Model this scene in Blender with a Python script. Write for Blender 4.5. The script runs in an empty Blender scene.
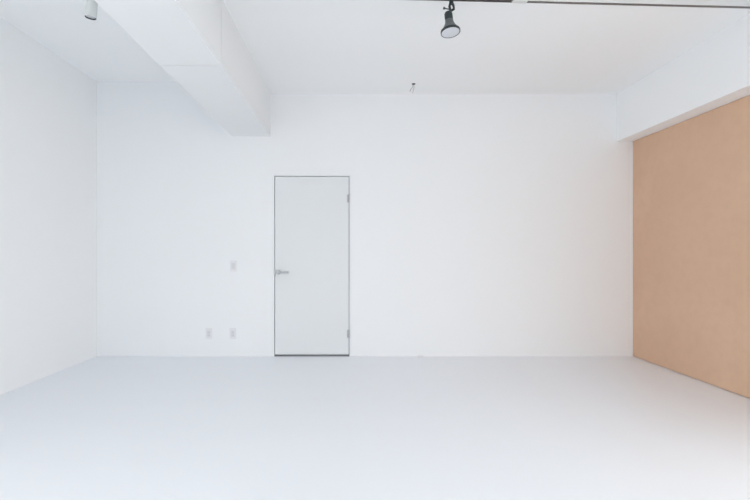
import bpy, bmesh, math
from mathutils import Vector, Matrix

# ------------------------------------------------------------------ camera
S = bpy.context.scene
C = S.collection
CAM_Z = 1.137
cam_data = bpy.data.cameras.new('camera')
cam_data.sensor_fit = 'HORIZONTAL'
cam_data.sensor_width = 36
cam_data.lens = 24
cam_data.shift_x = 23 / 750
cam_data.shift_y = 4 / 750
cam = bpy.data.objects.new('camera', cam_data)
C.objects.link(cam)
cam.location = (0, 0, CAM_Z)
cam.rotation_euler = (math.radians(90), 0, 0)
S.camera = cam

# ------------------------------------------------------------------ world: overcast daylight
SKY = (0.972, 0.974, 0.962)
w = bpy.data.worlds.new('sky')
S.world = w
w.use_nodes = True
bgn = w.node_tree.nodes['Background']
bgn.inputs['Color'].default_value = (*SKY, 1)
bgn.inputs['Strength'].default_value = 3.79
S.view_settings.view_transform = 'Standard'
S.view_settings.look = 'None'
S.view_settings.gamma = 1
S.view_settings.use_curve_mapping = False
S.view_settings.exposure = 0.0
S.cycles.max_bounces = 24
S.cycles.diffuse_bounces = 20
S.cycles.glossy_bounces = 6
S.cycles.use_fast_gi = False
S.cycles.sample_clamp_indirect = 0
S.cycles.caustics_reflective = False
S.cycles.caustics_refractive = False

# room dimensions (m); camera stands at x=0, y=0
XL, XR = -2.833, 3.117        # left wall, face of the wooden board
YB, YN = 5.55, -1.7           # far wall, window wall
ZL, ZR = 3.048, 2.915         # ceiling of the left bay / main bay
BX0, BX1, BZ = -1.328, -0.905, 2.443     # ceiling beam
SX, SZ = 2.944, 2.387         # beam over the board
WINS = [(-2.5, -1.4), (1.4, 2.6)]    # window openings in the near wall
WZ0, WZ1 = 0.25, 2.35
SIDE_Y = {'left': (-0.6, 1.7), 'right': (-0.4, 2.3)}     # unseen side-wall windows, added to brighten floor corners and board
BOARD_Y0 = 2.6                          # where the board starts

def portal(x, y, width, rz):             # sampling portal in a window opening
    L = bpy.data.lights.new('window_portal', 'AREA')
    L.shape = 'RECTANGLE'; L.size = width; L.size_y = WZ1 - WZ0
    L.cycles.is_portal = True
    o = bpy.data.objects.new('window_portal', L); C.objects.link(o)
    o.location = (x, y, (WZ0 + WZ1) / 2)
    o.rotation_euler = (math.radians(90), 0, math.radians(rz))
for a, b in WINS: portal((a + b) / 2, YN - 0.02, b - a, 0)
for n, x, rz in (('left', XL - 0.02, -90), ('right', XR + 0.05, 90)):
    portal(x, sum(SIDE_Y[n]) / 2, SIDE_Y[n][1] - SIDE_Y[n][0], rz)

# ------------------------------------------------------------------ materials
def mat(name, col, rough=0.6, metal=0.0, spec=0.5, noise=None, bump=None, emis=None):
    m = bpy.data.materials.new(name)
    m.use_nodes = True
    nt = m.node_tree
    b = nt.nodes['Principled BSDF']
    b.inputs['Base Color'].default_value = (*col, 1)
    b.inputs['Roughness'].default_value = rough
    b.inputs['Metallic'].default_value = metal
    b.inputs['Specular IOR Level'].default_value = spec
    tc = nt.nodes.new('ShaderNodeTexCoord')
    if noise:
        scale, col2, vec = noise
        mp = nt.nodes.new('ShaderNodeMapping'); mp.inputs['Scale'].default_value = vec
        nz = nt.nodes.new('ShaderNodeTexNoise'); nz.inputs['Scale'].default_value = scale
        nz.inputs['Detail'].default_value = 4
        mx = nt.nodes.new('ShaderNodeMix'); mx.data_type = 'RGBA'
        mx.inputs[6].default_value = (*col, 1); mx.inputs[7].default_value = (*col2, 1)
        nt.links.new(tc.outputs['Object'], mp.inputs['Vector'])
        nt.links.new(mp.outputs['Vector'], nz.inputs['Vector'])
        nt.links.new(nz.outputs['Fac'], mx.inputs[0])
        nt.links.new(mx.outputs[2], b.inputs['Base Color'])
    if bump:
        scale, strength, dist = bump
        nz = nt.nodes.new('ShaderNodeTexNoise'); nz.inputs['Scale'].default_value = scale
        nz.inputs['Detail'].default_value = 3
        bp = nt.nodes.new('ShaderNodeBump'); bp.inputs['Strength'].default_value = strength
        bp.inputs['Distance'].default_value = dist
        nt.links.new(tc.outputs['Object'], nz.inputs['Vector'])
        nt.links.new(nz.outputs['Fac'], bp.inputs['Height'])
        nt.links.new(bp.outputs['Normal'], b.inputs['Normal'])
    return m

M_WALL = mat('white_wall_paint', (0.90, 0.907, 0.912), 0.7, spec=0.2,
             noise=(0.8, (0.892, 0.900, 0.906), (1, 1, 1)), bump=(60, 0.04, 0.002))
M_BACK = mat('white_wall_paint_dimmed', (0.875, 0.886, 0.898), 0.7, spec=0.2,
             noise=(0.8, (0.867, 0.879, 0.892), (1, 1, 1)), bump=(60, 0.04, 0.002))  # same wall paint, with this wall's dimmer light put into the colour
M_CEIL = mat('white_ceiling_paint', (0.90, 0.91, 0.914), 0.85, spec=0.1,
             noise=(0.7, (0.892, 0.903, 0.908), (1, 1, 1)), bump=(60, 0.03, 0.002))
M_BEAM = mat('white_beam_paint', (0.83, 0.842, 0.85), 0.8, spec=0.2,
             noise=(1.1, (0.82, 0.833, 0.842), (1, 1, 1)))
M_FLOOR = mat('white_floor_paint', (0.84, 0.86, 0.895), 0.38, spec=0.4,
              noise=(1.6, (0.825, 0.847, 0.882), (0.35, 3.0, 1)), bump=(3, 0.05, 0.01))
M_DOOR = mat('door_paint', (0.775, 0.795, 0.805), 0.45, spec=0.35,
             noise=(1.5, (0.767, 0.787, 0.797), (1, 1, 1)))
M_FRAME = mat('door_frame_paint', (0.84, 0.855, 0.87), 0.45, spec=0.35)
M_GAP = mat('gap_shade_grey', (0.22, 0.225, 0.24), 0.7)  # shade of the gaps around the door leaf, put into the colour
M_STEEL = mat('brushed_steel', (0.50, 0.51, 0.53), 0.38, metal=0.9)
M_PLATE = mat('white_plastic_plate', (0.80, 0.80, 0.815), 0.4)
M_ROCK = mat('pale_grey_plastic', (0.71, 0.715, 0.73), 0.35)
M_SLOT = mat('socket_slot', (0.35, 0.35, 0.36), 0.6)
M_BLACK = mat('black_metal', (0.02, 0.028, 0.03), 0.42, spec=0.5)
M_GREYLAMP = mat('grey_lamp_reflector', (0.11, 0.12, 0.125), 0.4, spec=0.6)
M_LENS = mat('frosted_lamp_glass', (0.66, 0.68, 0.72), 0.25, spec=0.6, noise=(40, (0.62, 0.64, 0.68), (1, 1, 1)))
M_TRACKW = mat('white_track_metal', (0.70, 0.695, 0.69), 0.6)
M_TRACKD = mat('dark_track_slot', (0.15, 0.13, 0.13), 0.5)
M_WHITEMETAL = mat('white_enamel', (0.72, 0.74, 0.73), 0.4)
M_WIRE = mat('grey_wire', (0.46, 0.46, 0.47), 0.5)
M_GROUND = mat('pale_concrete', (0.62, 0.63, 0.64), 0.9, noise=(3, (0.57, 0.58, 0.59), (1, 1, 1)))

def board_mat():
    m = bpy.data.materials.new('tan_board')
    m.use_nodes = True
    nt = m.node_tree; N = nt.nodes; Lk = nt.links
    b = N['Principled BSDF']
    b.inputs['Roughness'].default_value = 0.62
    b.inputs['Specular IOR Level'].default_value = 0.25
    tc = N.new('ShaderNodeTexCoord')
    def noise(scale, vec, detail=4):
        mp = N.new('ShaderNodeMapping'); mp.inputs['Scale'].default_value = vec
        nz = N.new('ShaderNodeTexNoise'); nz.inputs['Scale'].default_value = scale
        nz.inputs['Detail'].default_value = detail
        Lk.new(tc.outputs['Object'], mp.inputs['Vector']); Lk.new(mp.outputs['Vector'], nz.inputs['Vector'])
        return nz.outputs['Fac']
    def mix(fac, a, c, lo=0.35, hi=0.7):
        mr = N.new('ShaderNodeMapRange'); mr.inputs[1].default_value = lo; mr.inputs[2].default_value = hi
        Lk.new(fac, mr.inputs[0])
        mx = N.new('ShaderNodeMix'); mx.data_type = 'RGBA'
        Lk.new(mr.outputs[0], mx.inputs[0])
        for s, v in ((6, a), (7, c)):
            if isinstance(v, tuple): mx.inputs[s].default_value = (*v, 1)
            else: Lk.new(v, mx.inputs[s])
        return mx.outputs[2]
    base = mix(noise(1.3, (1, 1, 1)), BOARD_A, BOARD_B)
    fib = mix(noise(9, (1, 1, 1.3)), base, BOARD_C, 0.45, 1.3)
    Lk.new(fib, b.inputs['Base Color'])
    return m
BOARD_A, BOARD_B, BOARD_C = (0.67, 0.445, 0.305), (0.71, 0.485, 0.335), (0.62, 0.40, 0.275)
M_BOARD = board_mat()

# ------------------------------------------------------------------ helpers
def box(bm, x0, x1, y0, y1, z0, z1):
    v = [bm.verts.new((x, y, z)) for x in (x0, x1) for y in (y0, y1) for z in (z0, z1)]
    for f in ((0, 1, 3, 2), (4, 6, 7, 5), (0, 4, 5, 1), (2, 3, 7, 6), (0, 2, 6, 4), (1, 5, 7, 3)):
        bm.faces.new([v[i] for i in f])

def finish(name, bm, m, parent=None, bevel=0, smooth=False, loc=None):
    bmesh.ops.recalc_face_normals(bm, faces=bm.faces)
    me = bpy.data.meshes.new(name)
    bm.to_mesh(me); bm.free()
    mats = m if isinstance(m, (list, tuple)) else [m]
    for k in mats: me.materials.append(k)
    o = bpy.data.objects.new(name, me); C.objects.link(o)
    if loc is not None: o.location = loc
    if parent: o.parent = parent
    if bevel:
        md = o.modifiers.new('bevel', 'BEVEL'); md.width = bevel; md.segments = 2; md.limit_method = 'ANGLE'
    if smooth:
        for p in me.polygons: p.use_smooth = True
        me.set_sharp_from_angle(angle=math.radians(40))
    return o

def boxes(name, lst, m, parent=None, bevel=0, loc=None):
    bm = bmesh.new()
    for b in lst: box(bm, *b)
    return finish(name, bm, m, parent, bevel, loc=loc)

def lathe(bm, prof, seg=40, mtx=Matrix()):
    """prof: (radius, z) list; radius 0 closes the end"""
    rings = []
    for r, z in prof:
        if r <= 1e-6: rings.append([bm.verts.new(mtx @ Vector((0, 0, z)))])
        else: rings.append([bm.verts.new(mtx @ Vector((r * math.cos(2 * math.pi * i / seg), r * math.sin(2 * math.pi * i / seg), z))) for i in range(seg)])
    for a, b in zip(rings, rings[1:]):
        for i in range(seg):
            j = (i + 1) % seg
            if len(a) == 1 and len(b) == 1: continue
            if len(a) == 1: bm.faces.new((a[0], b[i], b[j]))
            elif len(b) == 1: bm.faces.new((a[i], a[j], b[0]))
            else: bm.faces.new((a[i], a[j], b[j], b[i]))

def tube(bm, pts, r, seg=10):
    pts = [Vector(p) for p in pts]
    rings = []
    for i, p in enumerate(pts):
        d = (pts[min(i + 1, len(pts) - 1)] - pts[max(i - 1, 0)]).normalized()
        u = d.cross(Vector((0.3, 0.9, 0.1))).normalized(); v = d.cross(u)
        rings.append([bm.verts.new(p + r * (math.cos(2 * math.pi * k / seg) * u + math.sin(2 * math.pi * k / seg) * v)) for k in range(seg)])
    for a, b in zip(rings, rings[1:]):
        for k in range(seg):
            bm.faces.new((a[k], a[(k + 1) % seg], b[(k + 1) % seg], b[k]))
    bm.faces.new(rings[0]); bm.faces.new(rings[-1][::-1])

def struct(o, label=None):
    o['kind'] = 'structure'
    if label: o['label'] = label
    return o

def tag(o, label, cat, group=None):
    o['label'] = label; o['category'] = cat
    if group: o['group'] = group
    return o

def empty(name, loc):
    o = bpy.data.objects.new(name, None); C.objects.link(o); o.location = loc
    o.empty_display_size = 0.1
    return o

# ------------------------------------------------------------------ room shell
struct(boxes('floor', [(XL - 0.15, XR + 0.2, YN, YB + 0.15, -0.12, 0)], M_FLOOR),
       'white painted concrete floor of the empty room')
# far wall, with a shallow recess that takes the door
DX0, DX1, DZ = (272.4 - 352) / 90, (351.2 - 352) / 90, 2.020     # outer edges of the door frame
DEPTH = 0.09
TOP = 3.15
struct(boxes('wall_back', [
    (XL - 0.15, DX0, YB, YB + 0.15, 0, TOP), (DX1, XR + 0.2, YB, YB + 0.15, 0, TOP),
    (DX0, DX1, YB, YB + 0.15, DZ, TOP), (DX0, DX1, YB + DEPTH, YB + 0.15, 0, DZ)], M_BACK),
    'white back wall with the door')
def pierced(x0, x1, n):
    a, b = SIDE_Y[n]
    return [(x0, x1, YN, a, 0, TOP), (x0, x1, b, YB, 0, TOP), (x0, x1, a, b, 0, WZ0), (x0, x1, a, b, WZ1, TOP)]
struct(boxes('wall_left', pierced(XL - 0.15, XL, 'left'), M_WALL), 'plain white wall on the left')
struct(boxes('wall_right', pierced(XR + 0.018, XR + 0.2, 'right'), M_WALL), 'wall on the right behind the tan board')
bz = [(XL - 0.15, WINS[0][0], YN - 0.2, YN, 0, TOP), (WINS[0][1], WINS[1][0], YN - 0.2, YN, 0, TOP),
      (WINS[1][1], XR + 0.2, YN - 0.2, YN, 0, TOP)]
for a, b in WINS:
    bz += [(a, b, YN - 0.2, YN, 0, WZ0), (a, b, YN - 0.2, YN, WZ1, TOP)]
struct(boxes('wall_front', bz, M_WALL), 'white window wall behind the camera')
struct(boxes('ceiling', [(XL - 0.15, (BX0 + BX1) / 2, YN, YB, ZL, ZL + 0.12),
                         ((BX0 + BX1) / 2, XR + 0.2, YN, YB, ZR, ZL + 0.12)], M_CEIL), 'white painted ceiling')
struct(boxes('ground', [(-16, 16, -18, 14, -0.6, -0.15)], M_GROUND), 'pale concrete ground outside the windows')

# beam running to the back wall; a casting joint shows as a fine groove across it
JY, G, D = 3.46, 0.007, 0.012
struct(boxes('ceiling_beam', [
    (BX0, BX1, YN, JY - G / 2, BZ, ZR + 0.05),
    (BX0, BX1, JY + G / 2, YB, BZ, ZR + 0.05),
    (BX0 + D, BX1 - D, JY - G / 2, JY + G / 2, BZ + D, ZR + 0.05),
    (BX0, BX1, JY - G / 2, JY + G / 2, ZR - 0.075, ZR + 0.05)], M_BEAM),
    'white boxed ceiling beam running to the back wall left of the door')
struct(boxes('ceiling_beam', [(SX, XR + 0.2, YN, YB, SZ, ZR)], M_WALL),
       'white boxed ceiling beam above the tan board on the right')

# windows behind the camera
for i, (a, b) in enumerate(WINS):
    f = []
    t, y0, y1 = 0.05, YN - 0.14, YN - 0.08
    f += [(a, b, y0, y1, WZ0, WZ0 + t), (a, b, y0, y1, WZ1 - t, WZ1),
          (a, a + t, y0, y1, WZ0 + t, WZ1 - t), (b - t, b, y0, y1, WZ0 + t, WZ1 - t),
          ((a + b) / 2 - t / 2, (a + b) / 2 + t / 2, y0, y1, WZ0 + t, WZ1 - t)]
    struct(boxes('window_%d' % (i + 1), f, M_WHITEMETAL, bevel=0.004),
           ('left' if i == 0 else 'right') + ' window frame in the wall behind the camera')

for n, x0, lab in ((3, XL - 0.11, 'left'), (4, XR + 0.10, 'right')):  # side windows out of view, added for the light they let in
    a, b = SIDE_Y[lab]; SM = (a + b) / 2; t = 0.05; x1 = x0 + 0.06
    f = [(x0, x1, a, b, WZ0, WZ0 + t), (x0, x1, a, b, WZ1 - t, WZ1), (x0, x1, a, a + t, WZ0 + t, WZ1 - t),
         (x0, x1, b - t, b, WZ0 + t, WZ1 - t), (x0, x1, SM - t / 2, SM + t / 2, WZ0 + t, WZ1 - t)]
    struct(boxes('window_%d' % n, f, M_WHITEMETAL, bevel=0.004), lab + ' side window frame beside the camera, unseen and added for its light')

# ------------------------------------------------------------------ wooden board on the right wall
o = boxes('wall_panel', [(XR, XR + 0.018, BOARD_Y0, YB - 0.004, 0.006, SZ - 0.004)], M_BOARD)
tag(o, 'large tan wooden board covering the right wall below the white beam', 'wall panel')

# ------------------------------------------------------------------ door
LX0, LX1, LZ = (275.0 - 352) / 90, (348.8 - 352) / 90, 1.997     # leaf edges
door = struct(empty('door_1', ((DX0 + DX1) / 2, YB, 0)), 'closed pale grey door with thin frame in the back wall')
cx = (DX0 + DX1) / 2
def rel(l): return [(a - cx, b - cx, c, d, e, f) for a, b, c, d, e, f in l]
bm_l = rel([
    (DX0, LX0 - 0.006, -0.008, DEPTH, 0, DZ), (LX1 + 0.006, DX1, -0.008, DEPTH, 0, DZ),
    (LX0 - 0.006, LX1 + 0.006, -0.008, DEPTH, LZ + 0.006, DZ)])
boxes('door_frame', bm_l, M_FRAME, door, bevel=0.0015)
leaf = boxes('door_leaf', rel([(LX0, LX1, 0.004, 0.042, 0.020, LZ)]), M_DOOR, door, bevel=0.0015)
boxes('door_gap_shade', rel([(LX0 - 0.006, LX1 + 0.006, 0.0, 0.06, 0, 0.012)]), M_GAP, door)  # added dark strip, painted as the shade in the gap under the leaf
boxes('door_stop', rel([(LX0 - 0.006, LX0 + 0.012, 0.044, 0.07, 0.0125, LZ), (LX1 - 0.012, LX1 + 0.006, 0.044, 0.07, 0.0125, LZ),
                        (LX0 - 0.006, LX1 + 0.006, 0.044, 0.07, LZ - 0.012, LZ + 0.006)]), M_GAP, door)  # stops coloured dark so the gaps beside the leaf look shaded
# lever handle
hx, hz = (278.6 - 352) / 90 - cx, CAM_Z - (272.2 - 254) / 90
bm = bmesh.new()
R = Matrix.Translation((hx, 0.004, hz)) @ Matrix.Rotation(math.radians(90), 4, 'X')
lathe(bm, [(0, 0), (0.026, 0), (0.026, 0.006), (0.023, 0.009), (0.010, 0.010), (0.010, 0.045), (0.0, 0.045)], 32, R)
tube(bm, [(hx, -0.040, hz), (hx + 0.02, -0.046, hz), (hx + 0.06, -0.046, hz), (hx + 0.115, -0.044, hz - 0.001)], 0.0095, 12)
finish('door_handle', bm, M_STEEL, leaf, smooth=True)
# latch plate at the leaf edge
boxes('latch_plate', [(LX0 - cx - 0.010, LX0 - cx + 0.001, -0.011, 0.006, hz - 0.045, hz + 0.045)], M_STEEL, leaf, bevel=0.001)
# hinges
for py in (198.5, 333.5):
    z = CAM_Z - (py - 254) / 90
    bm = bmesh.new()
    xh = LX1 - cx + 0.004
    lathe(bm, [(0, -0.05), (0.004, -0.05), (0.0075, -0.045), (0.0075, 0.045), (0.004, 0.05), (0, 0.05)], 16,
          Matrix.Translation((xh, -0.013, z)))
    box(bm, xh - 0.022, xh, -0.001, 0.003, z - 0.043, z + 0.043)
    finish('hinge', bm, M_STEEL, leaf, smooth=True)

# ------------------------------------------------------------------ switch and sockets on the back wall
def plate(name, px, py, label, cat, rocker, group=None):
    x, z = (px - 352) / 90, CAM_Z - (py - 254) / 90
    e = tag(empty(name, (x, YB, z)), label, cat, group)
    boxes('cover_plate', [(-0.035, 0.035, -0.008, 0, -0.060, 0.060)], M_PLATE, e, bevel=0.003)
    if rocker:
        boxes('rocker', [(-0.020, 0.020, -0.0125, -0.0075, -0.033, 0.033)], M_ROCK, e, bevel=0.0015)
    else:
        boxes('socket_insert', [(-0.017, 0.017, -0.0105, -0.0075, -0.034, 0.034)], M_ROCK, e, bevel=0.001)
        for sx in (-0.0065, 0.0065):
            for sz in (-0.017, 0.017):
                boxes('socket_slot', [(sx - 0.001, sx + 0.001, -0.0112, -0.0104, sz - 0.005, sz + 0.005)], M_SLOT, e)
plate('light_switch', 233.5, 266, 'white light switch plate on the back wall, at handle height left of the door', 'light switch', True)
plate('wall_socket', 209, 333.5, 'low white socket plate on the back wall, farther from the door', 'socket', False)
plate('wall_socket', 233, 333.5, 'low white socket plate on the back wall directly below the light switch', 'socket', False)

# small fitting where back wall and floor meet
bm = bmesh.new()
lathe(bm, [(0, 0.018), (0.016, 0.017), (0.028, 0.012), (0.033, 0.0), (0, 0)], 24)
o = finish('floor_stop', bm, M_PLATE, loc=((420 - 352) / 90, YB - 0.036, 0), smooth=True)
tag(o, 'tiny white stop on the floor at the foot of the back wall', 'door stop')

# ------------------------------------------------------------------ track on the ceiling
TY0, TX0 = 3.420, 0.672                       # a point of the track; it runs a little askew
SL = 0.105 / 2.13
ang = math.atan(SL)
track = empty('lighting_track', (TX0, TY0, ZR)); track.rotation_euler = (0, 0, ang)
tag(track, 'thin white and dark lighting track across the ceiling holding the black spotlight', 'lighting track')
def tx(px):        # distance along the track for a column of the photo
    return ((px - 352) / 145.0 - TX0) / math.cos(ang)
END = (SX - TX0) / math.cos(ang) - 0.003
BEG = (BX1 - TX0) / math.cos(ang) + 0.003
w2, h = 0.017, 0.040
def rail(x0, x1):
    return [(x0, x1, -w2, w2, -0.026, 0), (x0, x1, -w2, -w2 + 0.004, -h, -0.026), (x0, x1, w2 - 0.004, w2, -h, -0.026)]
boxes('rail', rail(tx(527), END), M_TRACKW, track)
boxes('rail', rail(BEG, tx(512)), M_TRACKD, track)['label'] = 'dark rail'
boxes('conductor_slot', [(tx(527), END, -w2 + 0.005, w2 - 0.005, -h - 0.0015, -0.027)], M_TRACKD, track)['label'] = 'dark slot'
boxes('joint', [(tx(512), tx(527), -w2 - 0.002, w2 + 0.002, -h - 0.003, 0)], M_TRACKW, track, bevel=0.002)

# ------------------------------------------------------------------ black spotlight
def along(x): return Vector((TX0 + x * math.cos(ang), TY0 + x * math.sin(ang), 0))
p = along(tx(450.5))
spot = empty('track_spotlight', (p.x, p.y, ZR - h))
tag(spot, 'black metal spotlight with round pale lens hanging from the ceiling track', 'spotlight')
boxes('track_adapter', [(-0.013, 0.013, -0.012, 0.012, -0.018, -0.002)], M_BLACK, spot, bevel=0.002)
# lamp head axis
aim = Vector((0.075, -0.17, -1.0)).normalized()
def sp(px, py, scale=146.0):     # offset from the adapter for a spot of the lamp
    return Vector(((px - 352) / scale - p.x, 0, CAM_Z + (254 - py) / scale - (ZR - h)))
lens_c = sp(449.8, 33.6) + Vector((0, -0.02, 0))
head = Matrix.Translation(lens_c) @ (-aim).to_track_quat('Z', 'Y').to_matrix().to_4x4() @ Matrix.Scale(0.94, 4)
bm = bmesh.new()        # neck / lampholder
lathe(bm, [(0, 0.088), (0.026, 0.088), (0.029, 0.092), (0.0295, 0.144), (0.024, 0.156), (0.0, 0.157)], 32, head)
holder = finish('lampholder', bm, M_BLACK, spot, smooth=True)
bm = bmesh.new()        # flared reflector
lathe(bm, [(0.0, 0.096), (0.029, 0.094), (0.033, 0.070), (0.044, 0.045), (0.058, 0.022), (0.0665, 0.006), (0.0665, 0.002), (0.0, 0.002)], 40, head)
shade = finish('reflector_lamp', bm, M_GREYLAMP, spot, smooth=True)
bm = bmesh.new()        # dark rim
lathe(bm, [(0.0625, 0.0125), (0.0690, 0.012), (0.0705, 0.006), (0.0700, -0.004), (0.0650, -0.0055), (0.0625, -0.001), (0.0625, 0.0125)], 48, head)
finish('rim', bm, M_BLACK, shade, smooth=True)
bm = bmesh.new()        # domed lens
lathe(bm, [(0.0650, 0.001), (0.0650, -0.003), (0.055, -0.0075), (0.035, -0.0110), (0.015, -0.0125), (0, -0.0128)], 40, head)
finish('lens', bm, M_LENS, shade, smooth=True)
# fork: two thin arms down to the holder, with the tilt knob on the left
bm = bmesh.new()
top = Vector((0.0, 0, -0.012))
a1 = head @ Vector((-0.022, 0, 0.150)); a2 = head @ Vector((0.022, 0, 0.140))
lathe(bm, [(0, -0.030), (0.014, -0.030), (0.014, -0.002), (0, -0.002)], 20, Matrix.Translation((0, 0, 0)))
tube(bm, [(-0.008, 0, -0.024), (-0.013, -0.002, -0.045), (a1.x, a1.y, a1.z)], 0.0085)
tube(bm, [(0.008, 0, -0.024), (0.014, -0.002, -0.040), (0.017, a2.y, -0.065), (a2.x, a2.y, a2.z)], 0.0085)
finish('yoke', bm, M_BLACK, spot, smooth=True)
bm = bmesh.new()
k = sp(443.5, 9.2); k2 = sp(448.0, 9.8)
tube(bm, [k2 + Vector((0.006, -0.004, 0)), k + Vector((0.004, -0.006, 0.001))], 0.0045)
tube(bm, [k + Vector((0.008, -0.006, 0.001)), k + Vector((-0.004, -0.006, 0.003))], 0.0085, 14)
finish('tilt_knob', bm, M_BLACK, spot, smooth=True)

# ------------------------------------------------------------------ white canister lamp in the left bay
cs = 144.0
cyl_y = 500 / cs
cyl = empty('canister_spotlight', ((90.5 - 352) / cs, cyl_y, ZL))
tag(cyl, 'small white cylindrical ceiling spotlight with dark ring around its lens, left of the beam', 'spotlight')
bot = Vector((0, 0, CAM_Z + (254 - 17.7) / cs - ZL))
tilt = Matrix.Translation(bot) @ Matrix.Rotation(math.radians(5), 4, 'Y')
bm = bmesh.new()
lathe(bm, [(0, 0), (0.045, 0), (0.045, -0.018), (0.042, -0.022), (0, -0.022)], 36)
finish('ceiling_mount', bm, M_WHITEMETAL, cyl, smooth=True)
bm = bmesh.new()
nk = tilt @ Vector((0, 0, 0.228))
tube(bm, [(0, 0, -0.018), nk], 0.009, 14)
finish('stem', bm, M_WHITEMETAL, cyl, smooth=True)
bm = bmesh.new()
lathe(bm, [(0, 0.232), (0.032, 0.232), (0.0385, 0.224), (0.0385, 0.0), (0.0365, 0.0), (0.0365, 0.03), (0, 0.03)], 40, tilt)
body = finish('lamp_body', bm, M_WHITEMETAL, cyl, smooth=True)
bm = bmesh.new()
lathe(bm, [(0.0362, 0.028), (0.0362, 0.001), (0.0345, 0.001), (0.0340, 0.028), (0.0362, 0.028)], 40, tilt)
finish('inner_ring', bm, M_BLACK, body, smooth=True)['label'] = 'dark inner ring'
bm = bmesh.new()
lathe(bm, [(0.0338, 0.014), (0.0338, 0.009), (0, 0.008), (0, 0.014)], 40, tilt)
finish('lens', bm, M_LENS, body, smooth=True)

# ------------------------------------------------------------------ ceiling rose with loose wires
q = ((413.6 - 352) / 95.7, 500 / 95.7, ZR)
rose = tag(empty('ceiling_rose', q), 'tiny black ceiling fitting with loose wires near the back wall', 'ceiling fitting')
bm = bmesh.new()
lathe(bm, [(0, 0), (0.020, 0), (0.020, -0.003), (0.013, -0.007), (0.005, -0.009), (0, -0.009)], 24)
finish('rose_body', bm, M_BLACK, rose, smooth=True)
for pts in ([(0.004, 0, -0.008), (0.004, -0.004, -0.04), (-0.003, -0.006, -0.065), (-0.010, -0.006, -0.10)],
            [(-0.004, 0, -0.008), (-0.012, -0.003, -0.035), (-0.028, -0.004, -0.055), (-0.040, -0.004, -0.085)]):
    bm = bmesh.new(); tube(bm, pts, 0.0032, 8)
    finish('wire', bm, M_WIRE, rose, smooth=True)
